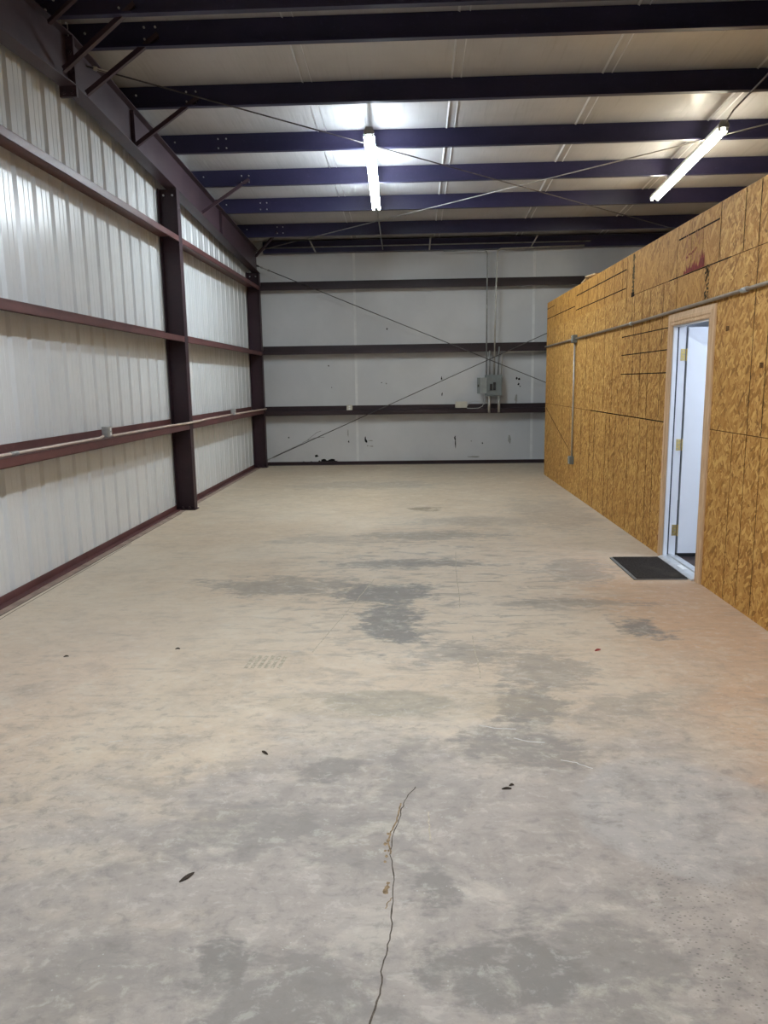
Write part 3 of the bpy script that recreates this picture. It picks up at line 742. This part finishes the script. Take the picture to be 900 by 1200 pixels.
# ------------------------------------------------------------------ conduits and boxes
def conduit(pts,r,mat,label,group=None,couplings=()):
    t=thing('electrical_conduit',pts[0],label,'conduit',group)
    b=MB(); b.tube(pts,r,12); b.build('pipe',mat,t,smooth=True)
    for (p,q) in couplings:
        b=MB(); b.tube([p,q],r*1.35,10); b.build('coupling',M['galv'],t,smooth=True)
    return t
# left wall, on the lowest girt
zc=1.133
conduit([(-2.895,YF+.1,zc),(-2.895,6.86,zc),(-2.895,6.93,zc+.012)],.013,M['emttan'],'tan conduit on the lowest left girt, from the entrance to the near outlet box','conduits on the left girt',[((-2.895,5.28,zc),(-2.895,5.38,zc))])
conduit([(-2.895,7.10,zc+.012),(-2.895,7.17,zc),(-2.875,8.9,zc),(-2.834,9.40,zc),(-2.834,9.85,zc),(-2.875,10.3,zc),(-2.895,12.02,zc)],.013,M['emttan'],'tan conduit passing in front of the midway column between the two left outlet boxes','conduits on the left girt')
conduit([(-2.895,12.16,zc),(-2.86,13.8,zc),(-2.835,14.2,zc),(-2.82,14.5,zc)],.013,M['emttan'],'tan conduit on the lowest left girt running from the far outlet box to the corner','conduits on the left girt')
def outlet(c,label,mat,axis='x'):
    t=thing('outlet_box',c,label,'outlet box','wall outlet boxes'); x_,y_,z_=c
    b=MB()
    if axis=='x': b.box((x_-.03,y_-.055,z_-.05),(x_+.022,y_+.055,z_+.05))
    else: b.box((x_-.055,y_-.03,z_-.05),(x_+.055,y_+.022,z_+.05))
    b.build('box',mat,t,bevel=.006)
    b=MB()
    s=1 if axis=='x' else -1
    if axis=='x': b.box((x_+.022,y_-.052,z_-.048),(x_+.027,y_+.052,z_+.048))
    else: b.box((x_-.052,y_-.036,z_-.048),(x_+.052,y_-.030,z_+.048))
    cv=b.build('cover_plate',mat,t,bevel=.002)
    for dz in (-.022,.022):
        b=MB()
        if axis=='x': b.box((x_+.027,y_+.004,z_+dz-.014),(x_+.0285,y_+.034,z_+dz+.014))
        else: b.box((x_-.016,y_-.0375,z_+dz-.014),(x_+.016,y_-.036,z_+dz+.014))
        b.build('socket',M['sticker'],cv)
    return t
outlet((-2.888,7.01,1.182),'galvanised outlet box on the left girt in the near bay',M['galv'])
outlet((-2.888,12.09,1.172),'galvanised outlet box on the left girt in the far bay',M['galv'])
outlet((-1.225,14.69,1.13),'small pale outlet box on the left part of the back wall girt',M['beigebox'],'y')

# strand board wall run
cx=XR-.023
conduit([(cx,3.2,2.20),(cx,5.0,2.182),(cx,7.45,2.155),(cx,10.53,2.152)],.0145,M['emtwarm'],'long horizontal conduit above the door on the strand board wall','conduits on the strand board wall',[((cx,5.25,2.179),(cx,5.33,2.178)),((cx,7.9,2.155),(cx,7.96,2.155))])
conduit([(cx,10.70,2.150),(cx,12.95,2.150)],.0145,M['emtwarm'],'short end piece of horizontal conduit at the far end of the strand board wall','conduits on the strand board wall')
conduit([(cx,10.62,2.10),(cx,10.62,.54)],.013,M['emt'],'vertical conduit dropping down the strand board wall to the lower switch box','conduits on the strand board wall')
def jbox(c,label,sz,mat):
    t=thing('junction_box',c,label,'junction box'); x_,y_,z_=c; a=sz/2
    b=MB(); b.box((x_-.028,y_-a,z_-a),(XR-.002,y_+a,z_+a)); b.build('box',mat,t,bevel=.006)
    b=MB(); b.box((x_-.033,y_-a*.95,z_-a*.95),(x_-.028,y_+a*.95,z_+a*.95)); cv=b.build('cover_plate',mat,t,bevel=.002)
    for s in (-1,1):
        b=MB(); b.tube([(x_-.033,y_+s*a*.6,z_+s*a*.6),(x_-.037,y_+s*a*.6,z_+s*a*.6)],.006,8); b.build('screw',M['bolt'],cv)
jbox((cx-.01,10.615,2.152),'grey junction box where the conduits meet high on the strand board wall',.105,M['panelgrey'])
jbox((cx-.01,10.62,.485),'grey switch box low on the strand board wall below the vertical conduit',.11,M['panelgrey'])

# back wall breaker panel
t=thing('breaker_panel',(1.56,14.6,1.32),'grey breaker panel with its door swung open on the back wall','breaker panel')
b=MB(); b.box((1.395,14.60,1.315),(1.715,14.74,1.715)); b.build('cabinet',M['panelgrey'],t,bevel=.006)
b=MB(); b.box((1.425,14.588,1.335),(1.69,14.60,1.675)); cv=b.build('inner_cover',M['panelgrey'],t,bevel=.003)
b=MB(); b.box((1.46,14.5855,1.44),(1.665,14.588,1.655)); b.build('dead_front',M['panelgrey'],cv)
for (x0,x1,z0,z1) in ((1.478,1.525,1.425,1.545),(1.542,1.592,1.425,1.575)):
    b=MB(); b.box((x0,14.568,z0),(x1,14.586,z1)); b.box(((x0+x1)/2-.012,14.552,(z0+z1)/2-.02),((x0+x1)/2+.012,14.568,(z0+z1)/2+.02)); b.build('breaker',M['black'],cv)
b=MB(); b.box((1.235,14.575,1.365),(1.42,14.586,1.665)); dr=b.build('panel_door',M['panellight'],t,bevel=.002)
b=MB(); b.box((1.235,14.5715,1.365),(1.295,14.575,1.665)); tag(b.build('door_edge',M['panelgrey'],dr),'darker grey strip')
b=MB(); b.box((1.247,14.566,1.49),(1.272,14.5715,1.535)); b.build('latch',M['black'],dr)
# conduits at the panel
yp=14.63
conduit([(1.415,yp,1.715),(1.415,yp,3.93)]+arc((1.345,yp,3.93),.07,0,pi/2,(1,0,0),(0,0,1))[1:]+[(.60,yp,4.0)],.013,M['emtdull'],'leftmost tall conduit from the breaker panel, bending left under the eave','conduits rising from the breaker panel',[((1.415,yp,2.95),(1.415,yp,3.02))])
conduit([(1.475,yp,1.715),(1.475,yp,2.17)],.015,M['emtdull'],'second short conduit from the left on top of the breaker panel','conduits rising from the breaker panel')
conduit([(1.565,yp,1.715),(1.575,yp,2.9),(1.60,yp,3.93)]+arc((1.69,yp,3.93),.09,pi,pi/2,(1,0,0),(0,0,1))[1:]+[(3.2,yp,4.045)],.016,M['emt'],'tall middle conduit from the breaker panel, bending right under the eave','conduits rising from the breaker panel')
conduit([(1.635,yp,1.715),(1.655,yp,2.24)],.015,M['emtdull'],'fourth short conduit from the left on top of the breaker panel','conduits rising from the breaker panel')
conduit([(1.700,yp,1.715),(1.715,yp,2.05)]+arc((1.80,yp,2.05),.085,pi,pi/2,(1,0,0),(0,0,1))[1:]+[(2.9,yp,2.145)],.011,M['emt'],'rightmost conduit from the breaker panel, turning right along the middle girt','conduits rising from the breaker panel')
conduit([(1.475,yp,1.315),(1.475,yp,1.00)],.026,M['emt'],'left stub conduit below the breaker panel','stubs below the breaker panel')
conduit([(1.66,yp,1.315),(1.66,yp,1.00)],.026,M['emt'],'right stub conduit below the breaker panel','stubs below the breaker panel')
conduit([(-2.7,14.59,4.115),(3.3,14.59,4.115)],.011,M['emtdull'],'thin grey conduit running the length of the eave strut')
conduit([(-.513,11.72,zb(11.72)-.06),(-.515,12.1,zb(12.1)-.016),(-.53,14.6,zb(14.6)-.016)],.010,M['emtdull'],'thin conduit under the purlins from the left strip light to the back wall','feed conduits of the strip lights')
conduit([(3.46,8.985,zb(8.99)-.06),(3.455,8.75,zb(8.75)-.016),(3.42,7.16,zb(7.16)-.016)],.010,M['rod'],'thin dark conduit under the purlins from the right strip light toward the ridge','feed conduits of the strip lights')
# junction box and loose wires left of the panel
t=thing('junction_box',(.94,14.66,1.09),'cream junction box on the back wall girt left of the breaker panel','junction box')
b=MB(); b.box((.83,14.63,1.10),(1.05,14.75,1.215)); b.build('box',M['beigebox'],t,bevel=.006)
b=MB(); b.box((.825,14.622,1.13),(1.055,14.63,1.22)); b.build('lid',M['beigebox'],t,bevel=.003)
b=MB()
b.tube([(1.05,14.645,1.135),(1.10,14.64,1.20),(1.20,14.635,1.225),(1.32,14.635,1.20),(1.39,14.64,1.16)],.007,6)
b.tube([(1.05,14.64,1.09),(1.15,14.632,1.085),(1.27,14.632,1.09),(1.34,14.632,1.12),(1.38,14.635,1.19),(1.40,14.64,1.30)],.007,6)
tag(b.build('loose_wire',M['wire'],smooth=True),'two loose pale wires looping from the cream junction box to the breaker panel','wire')

# ------------------------------------------------------------------ loose things
t=thing('door_mat',(1.98,6.30,0),'black doormat with grey edging on the concrete before the open door','doormat')
b=MB(); b.box((1.775,5.935,0),(2.205,6.70,.009)); b.build('border',M['matborder'],t,bevel=.003)
b=MB(); b.box((1.80,5.945,.009),(2.203,6.698,.0145)); b.build('pile',M['mat'],t,bevel=.003)
def leaf(c,l,w,ang,label,mat,name='dry_leaf',cat='leaf'):
    n=7; m=MB(); top=[];bot=[]
    for i in range(n+1):
        s=i/n; ww=w*sin(pi*min(1,s*.92+.04))**.8; bend=.25*l*(s-.5)**2; zz=.003+.006*sin(pi*s)
        for lst,sg,z2 in ((top,1,zz),(bot,-1,zz*.6)):
            px=(s-.5)*l; py=bend+sg*ww/2
            lst.append((c[0]+px*cos(ang)-py*sin(ang),c[1]+px*sin(ang)+py*cos(ang),z2))
    for i in range(n):
        m.face([top[i],top[i+1],bot[i+1],bot[i]]); 
        m.face([(p[0],p[1],p[2]-.0025) for p in (top[i],bot[i],bot[i+1],top[i+1])])
    tag(m.build(name,mat),label,cat)
leaf((-.755,2.205),.062,.012,.95,'dark curled leaf on bare concrete, nearest one left of the crack',M['leaf'])
leaf((-.665,3.05),.045,.010,-.75,'small dark curled leaf farther off, left of the brown swept band',M['leaf'])
leaf((.362,2.765),.040,.007,.1,'pair-like sliver of dark leaf right of the crack top',M['leaf'])
leaf((.385,2.792),.022,.008,.3,'tiny dark leaf fragment beside the sliver right of the crack',M['leaf'])
leaf((1.10,4.33),.05,.018,.6,'small red scrap on the floor between the grey patch and the middle',M['reddebris'],'litter_scrap','scrap')
leaf((-1.46,4.36),.03,.012,.2,'small brown scrap on the beige dust, right of two on the left side',M['leaf'],'litter_scrap','scrap')
leaf((-2.10,4.23),.03,.012,.4,'small brown scrap on the beige dust, nearest the left wall',M['leaf'],'litter_scrap','scrap')
# offcuts on top of the partition
for (a,q,w,h,lab) in (((2.31,10.55,2.872),(2.30,10.24,2.90),.06,.016,'lower of two wood offcuts lying on top of the far strand board wall'),((2.31,10.30,2.926),(2.33,9.84,2.905),.07,.018,'upper of two wood offcuts lying on top of the far strand board wall')):
    b=MB(); b.obox(a,q,w,h); tag(b.build('wood_offcut',M['scrapwood']),lab,'offcut','offcuts on the strand board wall')

# ------------------------------------------------------------------ world, camera, view
w=bpy.data.worlds.new('world'); SC.world=w; w.use_nodes=True
w.node_tree.nodes['Background'].inputs[0].default_value=(.55,.62,.72,1); w.node_tree.nodes['Background'].inputs[1].default_value=.02

F,PITCH,YAW,ROLL,H=878.16,.1711,.0398,-.0151,1.6018
cy_,sy_=cos(YAW),sin(YAW); cp_,sp_=cos(PITCH),sin(PITCH)
fw=Vector((-sy_*cp_,cy_*cp_,-sp_)); rt=Vector((cy_,sy_,0)); up=rt.cross(fw)
r2=rt*cos(ROLL)+up*sin(ROLL); u2=-rt*sin(ROLL)+up*cos(ROLL)
cam=bpy.data.cameras.new('camera'); co=bpy.data.objects.new('camera',cam); COL.objects.link(co)
cam.sensor_fit='VERTICAL'; cam.sensor_height=36; cam.sensor_width=27; cam.lens=F/1200*36
mw=Matrix.Identity(4)
for i in range(3): mw[i][0]=r2[i]; mw[i][1]=u2[i]; mw[i][2]=-fw[i]
mw[0][3]=0; mw[1][3]=0; mw[2][3]=H
co.matrix_world=mw; cam.clip_start=.05
SC.camera=co
vs=SC.view_settings; vs.view_transform='Standard'; vs.look='None'; vs.gamma=1; vs.use_curve_mapping=False; vs.exposure=0.0
